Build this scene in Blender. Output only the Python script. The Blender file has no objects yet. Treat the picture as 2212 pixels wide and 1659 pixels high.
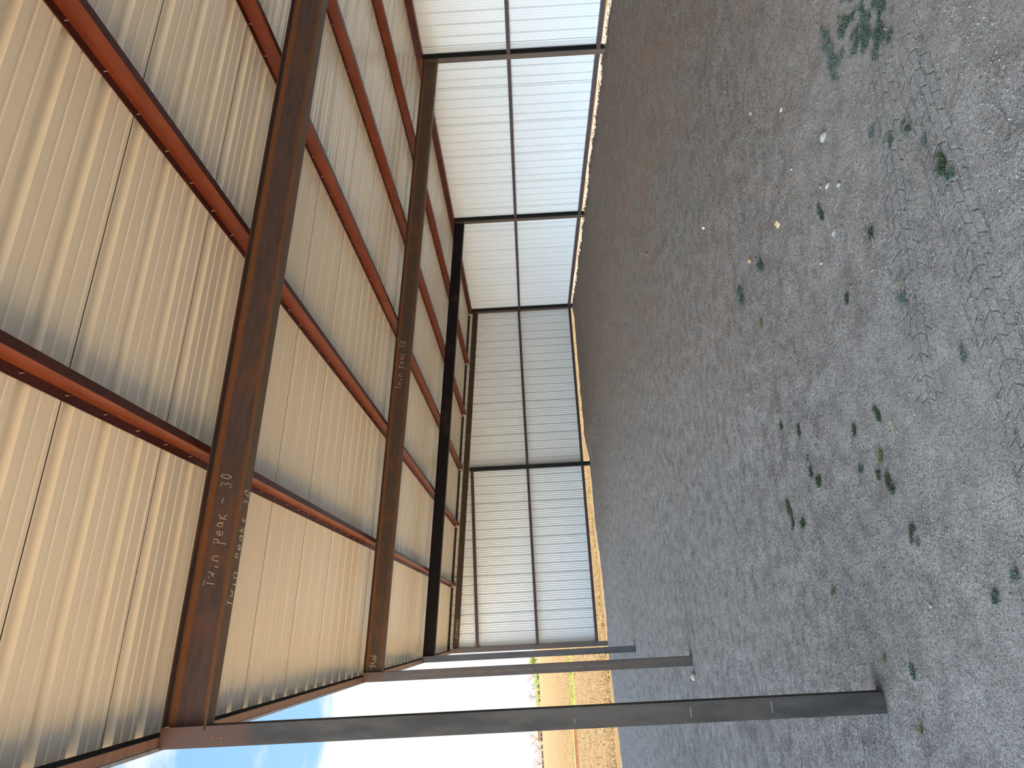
import bpy, bmesh, math, random
from mathutils import Vector, Matrix, noise
random.seed(7)
SC = bpy.context.scene
COL = SC.collection

# ------------------------------------------------------------------ camera
F_PX = 1526.53
cam_d = bpy.data.cameras.new('camera')
cam = bpy.data.objects.new('camera', cam_d); COL.objects.link(cam)
CX, CZ = 0.3979, 1.7473
rt = Vector((0.9442318, -0.3246581, -0.0549861))   # upright right  -> picture up
up = Vector((0.0486774, -0.0275285, 0.9984351))    # upright up     -> picture left
fw = Vector((0.3256637, 0.9454308, 0.0101898))
m = Matrix((-up, rt, -fw)).transposed().to_4x4()
m.translation = (CX, 0, CZ)
cam.matrix_world = m
cam_d.sensor_fit = 'HORIZONTAL'; cam_d.sensor_width = 36.0
cam_d.lens = 36.0 * F_PX / 2212.0
cam_d.clip_start = 0.05; cam_d.clip_end = 6000
SC.camera = cam

# ------------------------------------------------------------------ view
SC.view_settings.view_transform = 'Standard'
SC.view_settings.look = 'None'
SC.view_settings.gamma = 1.0
SC.view_settings.use_curve_mapping = False
SC.view_settings.exposure = 0.30

# ------------------------------------------------------------------ sky
WORLD_STRENGTH = 0.88
SKY_FILL = 6.9                      # added brightness in the unseen sky over the open side, fills the shed
SKY_FILL_COLOR = (0.84, 1.0, 1.16, 1)
world = bpy.data.worlds.new('sky'); SC.world = world; world.use_nodes = True
nt = world.node_tree; nt.nodes.clear()
def wn(t, **k):
    n = nt.nodes.new(t)
    for a, b in k.items(): setattr(n, a, b)
    return n
def wmath(op, a, b=None, c=None, clamp=False):
    n = wn('ShaderNodeMath', operation=op, use_clamp=clamp)
    for i, v in enumerate((a, b, c)):
        if v is None: continue
        if isinstance(v, (int, float)): n.inputs[i].default_value = v
        else: nt.links.new(v, n.inputs[i])
    return n.outputs[0]
def wrange(v, a, b, c=0.0, d=1.0):
    n = wn('ShaderNodeMapRange', interpolation_type='SMOOTHSTEP')
    nt.links.new(v, n.inputs[0])
    for i, x in enumerate((a, b, c, d)): n.inputs[i + 1].default_value = x
    return n.outputs[0]
tc = wn('ShaderNodeTexCoord')
sep = wn('ShaderNodeSeparateXYZ'); nt.links.new(tc.outputs['Generated'], sep.inputs[0])
# cloud layer: project the direction on a flat layer far above
zc = wmath('MAXIMUM', wmath('ADD', sep.outputs[2], 0.10), 0.04)
px = wmath('DIVIDE', sep.outputs[0], zc); py = wmath('DIVIDE', sep.outputs[1], zc)
cmb = wn('ShaderNodeCombineXYZ'); nt.links.new(px, cmb.inputs[0]); nt.links.new(py, cmb.inputs[1])
nz = wn('ShaderNodeTexNoise'); nz.inputs['Scale'].default_value = 2.3; nz.inputs['Detail'].default_value = 7; nz.inputs['Roughness'].default_value = 0.58
mp = wn('ShaderNodeMapping'); mp.inputs['Location'].default_value = (3.3, 1.2, 0.0)
nt.links.new(cmb.outputs[0], mp.inputs[0]); nt.links.new(mp.outputs[0], nz.inputs['Vector'])
low = wrange(sep.outputs[2], 0.17, 0.34, 0.36, -0.01)      # more cloud near the horizon
cl = wrange(wmath('ADD', nz.outputs[0], low), 0.52, 0.72)
blue = wn('ShaderNodeMix', data_type='RGBA')
nt.links.new(wrange(sep.outputs[2], 0.0, 0.75), blue.inputs[0])
blue.inputs[6].default_value = (0.44, 0.75, 1.0, 1); blue.inputs[7].default_value = (0.26, 0.52, 0.96, 1)
# soft grey and cream variation inside the white cloud
n2 = wn('ShaderNodeTexNoise'); n2.inputs['Scale'].default_value = 3.0; n2.inputs['Detail'].default_value = 3
mp2 = wn('ShaderNodeMapping'); mp2.inputs['Scale'].default_value = (1, 1, 4.5)
nt.links.new(tc.outputs['Generated'], mp2.inputs[0]); nt.links.new(mp2.outputs[0], n2.inputs['Vector'])
white = wn('ShaderNodeMix', data_type='RGBA')
nt.links.new(wrange(n2.outputs[0], 0.38, 0.62), white.inputs[0])
white.inputs[6].default_value = (0.93, 0.99, 1.05, 1); white.inputs[7].default_value = (1.12, 1.12, 1.06, 1)
skyc = wn('ShaderNodeMix', data_type='RGBA')
nt.links.new(cl, skyc.inputs[0]); nt.links.new(blue.outputs[2], skyc.inputs[6]); nt.links.new(white.outputs[2], skyc.inputs[7])
# added fill light in the unseen sky on the open side
westx = wrange(wmath('MULTIPLY', sep.outputs[0], -1.0), 0.30, 0.80)
westx = wmath('MULTIPLY', westx, wrange(sep.outputs[1], -0.75, -0.05, 0.40, 1.0))
fill_mix = wn('ShaderNodeMix', data_type='RGBA'); nt.links.new(westx, fill_mix.inputs[0])
nt.links.new(skyc.outputs[2], fill_mix.inputs[6]); fill_mix.inputs[7].default_value = SKY_FILL_COLOR
stren = wmath('MULTIPLY', wmath('ADD', wmath('MULTIPLY', westx, SKY_FILL - 1.0), 1.0), WORLD_STRENGTH)
bg = wn('ShaderNodeBackground'); nt.links.new(fill_mix.outputs[2], bg.inputs[0]); nt.links.new(stren, bg.inputs[1])
wo = wn('ShaderNodeOutputWorld'); nt.links.new(bg.outputs[0], wo.inputs[0])

# ------------------------------------------------------------------ sun
sd = bpy.data.lights.new('sun', 'SUN'); sun = bpy.data.objects.new('sun', sd); COL.objects.link(sun)
sd.energy = 19.0; sd.angle = math.radians(0.53); sd.color = (1.0, 0.90, 0.76)
el = math.radians(50); az = Vector((0.95, 0.30, 0)).normalized()
sdir = Vector((az.x * math.cos(el), az.y * math.cos(el), math.sin(el)))
sun.rotation_euler = sdir.to_track_quat('Z', 'Y').to_euler()

# ------------------------------------------------------------------ sizes
BAY = 4.572
YF = [3.9464 + BAY * k for k in range(-1, 4)]      # near faces of the frames
W = 8.619                                           # inner face of the back posts
HT, HB = 3.6795, 2.9353
SL = (HT - HB) / W
HP = 0.1016                                         # purlin depth
Y0 = -5.3                                           # the roof runs on behind the viewpoint
YE = YF[4] + 0.1016                                 # inside of the end wall sheets
XB = W + 0.1016                                     # inside of the back wall sheets
def top(x, h=0.0): return HT - SL * x + h

# ------------------------------------------------------------------ material helpers
class Mat:
    def __init__(s, name):
        s.m = bpy.data.materials.new(name); s.m.use_nodes = True
        s.t = s.m.node_tree; s.b = s.t.nodes['Principled BSDF']; s.t_c = None
    def n(s, t, **k):
        n = s.t.nodes.new(t)
        for a, b in k.items(): setattr(n, a, b)
        return n
    def l(s, a, b): s.t.links.new(a, b)
    def co(s, which='Object'):
        if s.t_c is None: s.t_c = s.n('ShaderNodeTexCoord')
        return s.t_c.outputs[which]
    def put(s, inp, v):
        if isinstance(v, (int, float)): inp.default_value = v
        elif isinstance(v, tuple): inp.default_value = v if len(v) == 4 or inp.type == 'VECTOR' else (*v, 1)
        else: s.l(v, inp)
    def math(s, op, a, b=None, clamp=False):
        n = s.n('ShaderNodeMath', operation=op, use_clamp=clamp)
        s.put(n.inputs[0], a)
        if b is not None: s.put(n.inputs[1], b)
        return n.outputs[0]
    def noise(s, scale, detail=4, rough=0.55, vec=None, stretch=None, which='Object', out=0):
        v = vec if vec is not None else s.co(which)
        if stretch:
            mpn = s.n('ShaderNodeMapping'); s.l(v, mpn.inputs[0]); mpn.inputs['Scale'].default_value = stretch; v = mpn.outputs[0]
        n = s.n('ShaderNodeTexNoise'); s.l(v, n.inputs['Vector'])
        n.inputs['Scale'].default_value = scale; n.inputs['Detail'].default_value = detail; n.inputs['Roughness'].default_value = rough
        return n.outputs[out]
    def vor(s, scale, vec=None, feature='F1', out='Distance'):
        n = s.n('ShaderNodeTexVoronoi', feature=feature); s.l(vec if vec is not None else s.co(), n.inputs['Vector'])
        n.inputs['Scale'].default_value = scale
        return n.outputs[out]
    def ramp(s, v, a, b, c=0.0, d=1.0):
        n = s.n('ShaderNodeMapRange', interpolation_type='SMOOTHSTEP'); s.put(n.inputs[0], v)
        for i, x in enumerate((a, b, c, d)): n.inputs[i + 1].default_value = x
        return n.outputs[0]
    def mix(s, f, a, b):
        n = s.n('ShaderNodeMix', data_type='RGBA'); s.put(n.inputs[0], f); s.put(n.inputs[6], a); s.put(n.inputs[7], b)
        return n.outputs[2]
    def sep(s, v=None):
        n = s.n('ShaderNodeSeparateXYZ'); s.l(v if v is not None else s.co(), n.inputs[0]); return n.outputs
    def bump(s, h, strength=0.5, dist=0.01, prev=None):
        n = s.n('ShaderNodeBump'); n.inputs['Strength'].default_value = strength; n.inputs['Distance'].default_value = dist
        s.l(h, n.inputs['Height'])
        if prev is not None: s.l(prev, n.inputs['Normal'])
        return n.outputs[0]
    def set(s, color=None, rough=None, metal=None, normal=None, spec=None):
        if color is not None: s.put(s.b.inputs['Base Color'], color)
        if rough is not None: s.put(s.b.inputs['Roughness'], rough)
        if metal is not None: s.put(s.b.inputs['Metallic'], metal)
        if normal is not None: s.l(normal, s.b.inputs['Normal'])
        if spec is not None: s.put(s.b.inputs['Specular IOR Level'], spec)
        return s.m
def srgb(r, g, b):
    f = lambda c: ((c / 255) / 12.92) if c / 255 <= 0.04045 else ((c / 255 + 0.055) / 1.055) ** 2.4
    return (f(r), f(g), f(b), 1.0)

def panel_mat(name, ca, cb, rough):
    M = Mat(name)
    a = M.noise(0.6, 3)
    col = M.mix(M.ramp(a, 0.3, 0.7), ca, cb)
    return M.set(col, rough, spec=0.5)
M_ROOF = panel_mat('ribbed_roof_sheet', (0.87, 0.79, 0.65, 1), (0.90, 0.82, 0.68, 1), 0.22)
M_WALL = panel_mat('ribbed_wall_sheet', (0.82, 0.87, 0.885, 1), (0.85, 0.90, 0.915, 1), 0.28)

M_SEAM = Mat('lap_gap_shade'); M_SEAM = M_SEAM.set((0.03, 0.027, 0.024, 1), 0.8)  # shade inside the lap gaps, painted dark
def rust_mat(name, base, dark, edge, edge_amt, bands=(), seed=0.0, rough=0.55):
    """mill scale steel; bands = (z centre, half width) of orange weld-heat rust in object space"""
    M = Mat(name)
    v = M.n('ShaderNodeMapping'); M.l(M.co(), v.inputs[0]); v.inputs['Location'].default_value = (seed, seed * 2, seed); vec = v.outputs[0]
    streak = M.noise(5, 6, 0.65, vec=vec, stretch=(1.0, 4, 6)); blot = M.noise(2.2, 5, 0.6, vec=vec); fine = M.noise(160, 3, 0.7, vec=vec)
    col = M.mix(M.ramp(streak, 0.35, 0.68), base, dark)
    col = M.mix(M.ramp(blot, 0.52, 0.70, 0, 0.35), col, edge)
    z = M.sep()[2]
    wob = M.math('MULTIPLY', M.math('SUBTRACT', M.noise(6, 5, 0.7, vec=vec), 0.5), 0.018)
    zz = M.math('ADD', z, wob)
    for zc_, hw in bands:
        d = M.math('ABSOLUTE', M.math('SUBTRACT', zz, zc_))
        f = M.ramp(d, hw * 1.25, hw * 0.35, 0, edge_amt)
        f = M.math('MULTIPLY', f, M.ramp(M.noise(42, 5, 0.75, vec=vec), 0.30, 0.55, 0.35, 1.0))
        col = M.mix(f, col, edge)
    col = M.mix(M.ramp(fine, 0.62, 0.75, 0, 0.25), col, (0.30, 0.24, 0.20, 1))
    return M.set(col, M.ramp(fine, 0.3, 0.7, rough - 0.08, rough + 0.12), spec=0.45, normal=M.bump(fine, 0.25, 0.002))
ORANGE = (0.20, 0.070, 0.014, 1)

M_OXIDE = Mat('red_oxide_primer')
_a = M_OXIDE.noise(3, 4, stretch=(4, 1, 4)); _s = M_OXIDE.noise(22, 6, 0.75, stretch=(4, 0.6, 4))
_c = M_OXIDE.mix(M_OXIDE.ramp(_a, 0.35, 0.65), (0.135, 0.022, 0.006, 1), (0.175, 0.032, 0.010, 1))
_c = M_OXIDE.mix(M_OXIDE.ramp(_s, 0.63, 0.70, 0, 0.5), _c, (0.34, 0.14, 0.07, 1))
M_OXIDE = M_OXIDE.set(_c, 0.34, spec=0.5)
M_OXIDE_W = Mat('scuffed_red_oxide_primer')
_a = M_OXIDE_W.noise(3, 4, stretch=(4, 1, 4)); _s = M_OXIDE_W.noise(11, 6, 0.75, stretch=(6, 0.35, 6))
_c = M_OXIDE_W.mix(M_OXIDE_W.ramp(_a, 0.35, 0.65), (0.150, 0.027, 0.008, 1), (0.200, 0.044, 0.016, 1))
_c = M_OXIDE_W.mix(M_OXIDE_W.ramp(_s, 0.62, 0.66, 0, 0.75), _c, (0.60, 0.27, 0.10, 1))
M_OXIDE_W = M_OXIDE_W.set(_c, 0.36, spec=0.5)

def flat(name, color, rough=0.6, metal=0.0, var=0.15, scale=20):
    M = Mat(name)
    n = M.noise(scale, 5, 0.6)
    c2 = tuple(min(1, c * (1 - var)) for c in color[:3]) + (1,)
    c1 = tuple(min(1, c * (1 + var)) for c in color[:3]) + (1,)
    return M.set(M.mix(M.ramp(n, 0.3, 0.7), c1, c2), rough, metal)
M_OXIDE_SHADE = flat('red_oxide_flange_shade', (0.055, 0.011, 0.008, 1), 0.4, 0, 0.35, 14)  # purlin flange shade painted in as a darker primer copy
M_GIRT = rust_mat('brown_girt_steel', (0.075, 0.044, 0.045, 1), (0.050, 0.032, 0.034, 1), (0.12, 0.055, 0.03, 1), 0.3, seed=3.3)
M_CHALK_B = flat('white_chalk', (0.85, 0.78, 0.68, 1), 0.9)
M_CHALK = flat('soapstone_chalk', (0.55, 0.46, 0.38, 1), 0.9)
M_SCREW = flat('zinc_screw', (0.62, 0.58, 0.52, 1), 0.4, 0.5)
M_TRIM = flat('pale_drip_edge', (0.62, 0.63, 0.66, 1), 0.4)

# ------------------------------------------------------------------ mesh helpers
def link(name, me, mat, parent=None, loc=None):
    me.materials.append(mat)
    o = bpy.data.objects.new(name, me); COL.objects.link(o)
    if parent is not None: o.parent = parent
    if loc is not None: o.location = loc
    return o
def from_bm(name, bm):
    bmesh.ops.recalc_face_normals(bm, faces=bm.faces)
    me = bpy.data.meshes.new(name); bm.to_mesh(me); bm.free(); return me
def box_bm(bm, x0, x1, y0, y1, z0, z1, mat=None):
    vs = [Vector((x, y, z)) for x in (x0, x1) for y in (y0, y1) for z in (z0, z1)]
    if mat is not None: vs = [mat @ v for v in vs]
    v = [bm.verts.new(p) for p in vs]
    for f in ((0, 1, 3, 2), (4, 6, 7, 5), (0, 4, 5, 1), (2, 3, 7, 6), (0, 2, 6, 4), (1, 5, 7, 3)):
        bm.faces.new([v[i] for i in f])
    return v
def box(name, dims, mat, parent=None, bevel=0.0, loc=None):
    bm = bmesh.new(); box_bm(bm, *dims)
    if bevel: bmesh.ops.bevel(bm, geom=bm.edges[:], offset=bevel, segments=2, affect='EDGES')
    return link(name, from_bm(name, bm), mat, parent, loc)
def prism(name, prof, axis, a, b, mat, parent=None, steps=1, loc=None):
    """closed 2-D outline swept along 'x' (prof = y,z), 'y' (prof = x,z) or 'z' (prof = x,y)"""
    bm = bmesh.new(); rings = []
    for k in range(steps + 1):
        t = a + (b - a) * k / steps
        P = {'x': lambda p: (t, p[0], p[1]), 'y': lambda p: (p[0], t, p[1]), 'z': lambda p: (p[0], p[1], t)}[axis]
        rings.append([bm.verts.new(P(p)) for p in prof])
    n = len(prof)
    for r0, r1 in zip(rings, rings[1:]):
        for i in range(n): bm.faces.new((r0[i], r0[(i + 1) % n], r1[(i + 1) % n], r1[i]))
    bm.faces.new(rings[0]); bm.faces.new(rings[-1][::-1])
    return link(name, from_bm(name, bm), mat, parent, loc)
def empty(name, loc, rot=None):
    o = bpy.data.objects.new(name, None); COL.objects.link(o); o.location = loc; o.empty_display_size = 0.2
    if rot is not None: o.rotation_euler = rot
    return o
def tag(o, label=None, cat=None, group=None, kind=None):
    if label: o['label'] = label
    if cat: o['category'] = cat
    if group: o['group'] = group
    if kind: o['kind'] = kind
    return o
def parent_keep(ch, p):     # child geometry is in world space, root has only a location
    ch.parent = p; ch.location = -p.location
    return ch

# ------------------------------------------------------------------ ground
def nz2(x, y, s, seed=0.0): return noise.noise(Vector((x * s + seed, y * s - seed, seed * 0.7)))
def sst(a, b, x):
    t = max(0.0, min(1.0, (x - a) / (b - a))); return t * t * (3 - 2 * t)
def ground_z(x, y):
    back = 0.15 * sst(4.4, 7.9, x) * sst(5, 9, y + x * 0.3) + 0.12 * sst(6.2, 8.2, x) * (1 - sst(5, 9, y + x * 0.3))
    endw = 0.145 * sst(4.2, 5.1, x) * sst(15.2, 17.2, y) + 0.06 * sst(1.2, 3.2, x) * (1 - sst(4.2, 5.1, x)) * sst(15.5, 17.2, y)
    z = max(back, endw)
    berm = 0.022 * math.exp(-((x - 8.72) / 0.25) ** 2) * (0.3 + nz2(x * 0.2, y, 2.6, 4.0) + 0.6 * nz2(x, y, 9.0, 8.0))
    z += berm
    lump = 0.012 * nz2(x, y, 1.3, 1.7) + 0.010 * nz2(x, y, 4.0, 2.2) + 0.006 * nz2(x, y, 10.0, 5.1) + 0.003 * nz2(x, y, 20.0, 2.4)
    z += lump
    # rough clods where machines turned on the open side
    rough = sst(0.2, -0.6, x) * 0.005 * nz2(x, y, 9.0, 6.0)
    z += rough
    for pxx, pyy in ((-0.05, YF[1] + 0.05), (-0.05, YF[2] + 0.05), (-0.05, YF[3] + 0.05)):   # dished around the posts
        d2 = (x - pxx) ** 2 + (y - pyy) ** 2
        z -= 0.016 * math.exp(-d2 / 0.04)
    if x > 9.0: z -= (x - 9.0) * 0.22
    if y > 18.1: z -= (y - 18.1) * 0.22
    return z
def axis_pts(stops):
    out = []
    for a, b, s in stops:
        n = max(1, round((b - a) / s)); out += [a + (b - a) * i / n for i in range(n)]
    return out + [stops[-1][1]]
def grid_mesh(name, xs, ys, fz):
    verts = [(x, y, fz(x, y)) for y in ys for x in xs]; nx = len(xs)
    faces = [(j * nx + i, j * nx + i + 1, (j + 1) * nx + i + 1, (j + 1) * nx + i) for j in range(len(ys) - 1) for i in range(nx - 1)]
    me = bpy.data.meshes.new(name); me.from_pydata(verts, [], faces); me.update()
    me.polygons.foreach_set('use_smooth', [True] * len(faces))
    return me

def ground_material():
    M = Mat('gravelly_soil_and_stubble')
    P = M.co('Object'); x, y, z = M.sep()
    # --- bare gravelly soil
    big = M.noise(0.55, 4, 0.55); mid = M.noise(7.0, 8, 0.74); fine = M.noise(75, 4, 0.7); speck = M.noise(190, 2, 0.6)
    soil = M.mix(M.ramp(mid, 0.36, 0.60), (0.185, 0.157, 0.134, 1), (0.385, 0.340, 0.298, 1))
    brown = M.ramp(M.math('ADD', M.math('MULTIPLY', x, 0.115), big), 0.70, 1.25)       # browner dirt deeper in the shed
    soil = M.mix(M.math('MULTIPLY', brown, M.ramp(M.noise(2.6, 5, 0.65), 0.35, 0.68, 0.25, 0.95)), soil, (0.365, 0.225, 0.138, 1))
    soil = M.mix(M.ramp(fine, 0.34, 0.58, 0.92, 0.0), soil, (0.055, 0.050, 0.048, 1))
    soil = M.mix(M.ramp(speck, 0.56, 0.66, 0, 0.85), soil, (0.66, 0.61, 0.55, 1))
    v1 = M.vor(95); v1c = M.vor(95, out='Color')
    keep = M.ramp(M.sep(v1c)[0], 0.66, 0.72)
    peb = M.math('MULTIPLY', M.ramp(v1, 0.34, 0.22), keep)
    soil = M.mix(M.math('MULTIPLY', peb, 0.65), soil, M.mix(M.sep(v1c)[1], (0.30, 0.29, 0.28, 1), (0.72, 0.68, 0.62, 1)))
    # thin green algae and seedlings
    gm = M.math('MULTIPLY', M.ramp(M.noise(1.4, 5, 0.6, stretch=(1, 1.6, 1)), 0.60, 0.74), M.ramp(M.noise(26, 3), 0.5, 0.62, 0, 0.55))
    soil = M.mix(gm, soil, (0.115, 0.180, 0.130, 1))
    soil = M.mix(M.math('MULTIPLY', M.ramp(y, 4.6, 2.4, 0, 0.38), M.ramp(M.noise(1.2, 4), 0.3, 0.6, 0.4, 1)), soil, (0.50, 0.455, 0.41, 1))   # paler soil towards the near side
    # --- straw stubble field
    st1 = M.noise(1.3, 8, 0.8, stretch=(1.0, 0.35, 1)); st2 = M.noise(9, 4, 0.7, stretch=(1.0, 0.10, 1)); st3 = M.noise(3.0, 6, 0.78, stretch=(0.35, 2.6, 1))
    straw = M.mix(M.ramp(st1, 0.35, 0.66), (0.195, 0.130, 0.060, 1), (0.155, 0.101, 0.045, 1))
    straw = M.mix(M.ramp(st2, 0.58, 0.70, 0, 0.55), straw, (0.105, 0.068, 0.030, 1))
    near = M.math('MULTIPLY', M.ramp(st3, 0.57, 0.63), M.ramp(y, 33, 24, 0, 0.8))
    straw = M.mix(near, straw, (0.16, 0.10, 0.055, 1))
    gband = M.math('MULTIPLY', M.math('MULTIPLY', M.ramp(y, 34.2, 35.6), M.ramp(y, 41.5, 38.5)), M.ramp(st2, 0.40, 0.56, 0.15, 0.9))
    straw = M.mix(gband, straw, (0.180, 0.205, 0.035, 1))
    far = M.ramp(y, 120, 330, 0, 0.6); straw = M.mix(far, straw, (0.195, 0.130, 0.060, 1))
    straw = M.mix(M.math('MULTIPLY', M.ramp(x, -3.4, -5.0), M.ramp(y, 19.0, 14.0)), straw, (0.86, 0.60, 0.31, 1))     # added pale ground, out of view, bounces sun onto the roof
    # where the scraped pad ends
    ed = M.math('MULTIPLY', M.math('SUBTRACT', M.noise(1.8, 5, 0.65), 0.5), 0.5)
    lim = M.math('ADD', 17.72, M.math('MULTIPLY', M.math('MINIMUM', x, 0.0), 0.28))
    my = M.ramp(M.math('SUBTRACT', M.math('ADD', y, ed), lim), -0.05, 0.12)
    mx = M.ramp(M.math('ADD', x, ed), 9.0, 9.2)
    mxx = M.ramp(M.math('ADD', x, ed), -3.3, -3.7)
    mask = M.math('MAXIMUM', my, M.math('MAXIMUM', mx, mxx))
    col = M.mix(mask, soil, straw)
    # --- relief
    h = M.math('ADD', M.math('MULTIPLY', fine, 0.55), M.math('MULTIPLY', speck, 0.35))
    h = M.math('ADD', h, M.math('MULTIPLY', peb, 0.45))
    h = M.math('ADD', h, M.math('MULTIPLY', mid, 2.2))
    nrm = M.bump(h, 1.0, 0.028)
    # tyre lug prints: two runs of stepped blocks beside the viewpoint
    def rot(ax, ay, ang, sx, sy):
        mpn = M.n('ShaderNodeMapping'); mpn.vector_type = 'TEXTURE'; M.l(P, mpn.inputs[0])
        mpn.inputs['Location'].default_value = (ax, ay, 0); mpn.inputs['Rotation'].default_value = (0, 0, ang)
        return mpn.outputs[0]
    def tread(ax, ay, ang, length, width):
        v = rot(ax, ay, ang, 1, 1); u, w, _ = M.sep(v)
        wob = M.math('MULTIPLY', M.math('SUBTRACT', M.noise(9, 3, vec=v), 0.5), 0.03)
        u2 = M.math('ADD', u, wob)
        # slanted blocks mirrored about the middle of the track
        fold = M.math('ADD', M.math('ABSOLUTE', w), M.math('MULTIPLY', M.math('SUBTRACT', M.noise(14, 3, vec=v), 0.5), 0.014))
        cb = M.n('ShaderNodeCombineXYZ'); M.put(cb.inputs[0], M.math('ADD', u2, M.math('MULTIPLY', fold, 0.55))); M.put(cb.inputs[1], fold)
        br = M.n('ShaderNodeTexBrick'); M.l(cb.outputs[0], br.inputs['Vector']); br.offset = 0.5
        for nm, vv in (('Scale', 1.0), ('Mortar Size', 0.010), ('Mortar Smooth', 0.9), ('Brick Width', 0.095), ('Row Height', 0.058)): br.inputs[nm].default_value = vv
        g = br.outputs['Fac']
        inside = M.math('MULTIPLY', M.ramp(M.math('ABSOLUTE', w), width / 2, width / 2 - 0.03), M.ramp(M.math('ABSOLUTE', u), length / 2, length / 2 - 0.15))
        inside = M.math('MULTIPLY', inside, M.ramp(M.noise(4.5, 4, vec=v), 0.34, 0.46, 0.2, 1))
        return M.math('MULTIPLY', g, inside), inside
    g1, i1 = tread(1.75, 2.43, math.radians(2), 2.1, 0.28)
    g2, i2 = tread(2.05, 2.80, math.radians(-9), 1.9, 0.24)
    gg = M.math('MAXIMUM', g1, g2); ii = M.math('MAXIMUM', i1, i2)
    nrm = M.bump(M.math('SUBTRACT', 1.0, gg), 0.8, 0.020, nrm)
    col = M.mix(M.math('MULTIPLY', ii, 0.30), col, (0.300, 0.285, 0.268, 1))
    # crawler ridges outside the posts
    wv = M.n('ShaderNodeTexWave', wave_type='BANDS', bands_direction='Y'); M.l(P, wv.inputs['Vector'])
    wv.inputs['Scale'].default_value = 3.4; wv.inputs['Distortion'].default_value = 2.2; wv.inputs['Detail'].default_value = 3; wv.inputs['Detail Scale'].default_value = 0.8
    om = M.math('MULTIPLY', M.ramp(x, -0.05, -0.30), M.math('MULTIPLY', M.ramp(y, 3.2, 4.6), M.ramp(y, 13.5, 9.0)))
    om = M.math('MULTIPLY', om, M.ramp(M.noise(1.1, 3), 0.35, 0.60))
    om = M.math('MULTIPLY', om, M.math('SUBTRACT', 1.0, mask))
    nrm = M.bump(M.math('MULTIPLY', wv.outputs['Fac'], om), 0.9, 0.035, nrm)
    return M.set(col, 0.95, normal=nrm, spec=0.15)
M_GROUND = ground_material()
xs = axis_pts([(-9, -3, 0.12), (-3, 4.5, 0.045), (4.5, 8.2, 0.06), (8.2, 9.0, 0.03), (9.0, 10.5, 0.15)])
ys = axis_pts([(-5, 1.5, 0.3), (1.5, 6, 0.035), (6, 16, 0.07), (16, 18.6, 0.05), (18.6, 19.4, 0.2)])
fl = link('floor', grid_mesh('floor', xs, ys, ground_z), M_GROUND); tag(fl, 'grey gravelly dirt floor of the open shed', 'ground', kind='structure')
def field_z(x, y): return -0.035 if (-9 <= x <= 10.5 and -5 <= y <= 19.4) else 0.0
def far_axis(vals): return vals
fx = [-1500, -700, -300, -120, -60, -30, -15, -9.01, -8.99, 10.49, 10.51, 14, 22, 40, 90, 200, 600, 1500]
fy = [-600, -200, -60, -20, -5.01, -4.99, 19.39, 19.41, 22, 26, 32, 40, 55, 80, 130, 220, 400, 800, 1800]
fd = link('field', grid_mesh('field', fx, fy, field_z), M_GROUND); tag(fd, 'golden stubble field around the shed, sunlit to the horizon', 'field', kind='structure')

# ------------------------------------------------------------------ ribbed sheets
def ribs(a, b, pitch, phase, rib_w, rib_h, minors, seam_every, seam_gap=0.0045):
    """outline (t, height): flat sheet with tall ribs every pitch, low ones between, a groove at each lap"""
    out = []; k0 = math.floor((a - phase) / pitch) - 1; k = k0
    while phase + k * pitch < b + pitch:
        c = phase + k * pitch
        if seam_every and k % seam_every == 0:
            e = c - rib_w / 2 - 0.012
            out += [(e - seam_gap / 2 - 0.001, 0), (e - seam_gap / 2, 0.028), (e + seam_gap / 2, 0.028), (e + seam_gap / 2 + 0.001, 0)]
        out += [(c - rib_w / 2, 0), (c - rib_w * 0.27, rib_h), (c + rib_w * 0.27, rib_h), (c + rib_w / 2, 0)]
        for mfrac in minors:
            mm = c + pitch * mfrac
            out += [(mm - 0.012, 0), (mm - 0.006, 0.006), (mm + 0.006, 0.006), (mm + 0.012, 0)]
        k += 1
    return [p for p in out if a < p[0] < b]
def sheet(name, pts, f0, f1, thick, mat, nrm):
    """pts = outline; f0/f1(t, h) give the two ends of each fold line; nrm = outward thickness vector"""
    verts = []; n = len(pts)
    for t, h in pts: verts += [f0(t, h), f1(t, h)]
    for t, h in pts: verts += [tuple(Vector(f0(t, h)) + nrm * thick), tuple(Vector(f1(t, h)) + nrm * thick)]
    faces = []
    for i in range(n - 1):
        a = 2 * i; b = a + 2; o = 2 * n
        faces.append((a, b, b + 1, a + 1)); faces.append((o + a, o + a + 1, o + b + 1, o + b))
        faces.append((a, o + a, o + b, b)); faces.append((a + 1, b + 1, o + b + 1, o + a + 1))
    for e in (0, 2 * (n - 1)): faces.append((e, e + 1, 2 * n + e + 1, 2 * n + e))
    me = bpy.data.meshes.new(name); me.from_pydata(verts, [], faces); me.update()
    bm = bmesh.new(); bm.from_mesh(me); bmesh.ops.recalc_face_normals(bm, faces=bm.faces); bm.to_mesh(me); bm.free()
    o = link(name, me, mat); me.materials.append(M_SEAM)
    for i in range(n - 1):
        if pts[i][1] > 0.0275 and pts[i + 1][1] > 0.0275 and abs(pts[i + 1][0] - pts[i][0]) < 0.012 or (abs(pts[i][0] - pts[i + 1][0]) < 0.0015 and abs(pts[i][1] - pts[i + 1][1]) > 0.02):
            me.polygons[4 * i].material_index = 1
    return o
RP = 0.2817
rp = [(Y0, 0)] + ribs(Y0, YE + 0.16, RP, 2.765 + 0.050, 0.082, 0.034, (0.36, 0.68), 3) + [(YE + 0.16, 0)]
rf = sheet('ceiling', rp, lambda t, h: (-0.13, t, top(-0.13, HP + h)), lambda t, h: (W + 0.20, t, top(W + 0.20, HP + h)), 0.0012, M_ROOF, Vector((0, 0, 1)))
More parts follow.
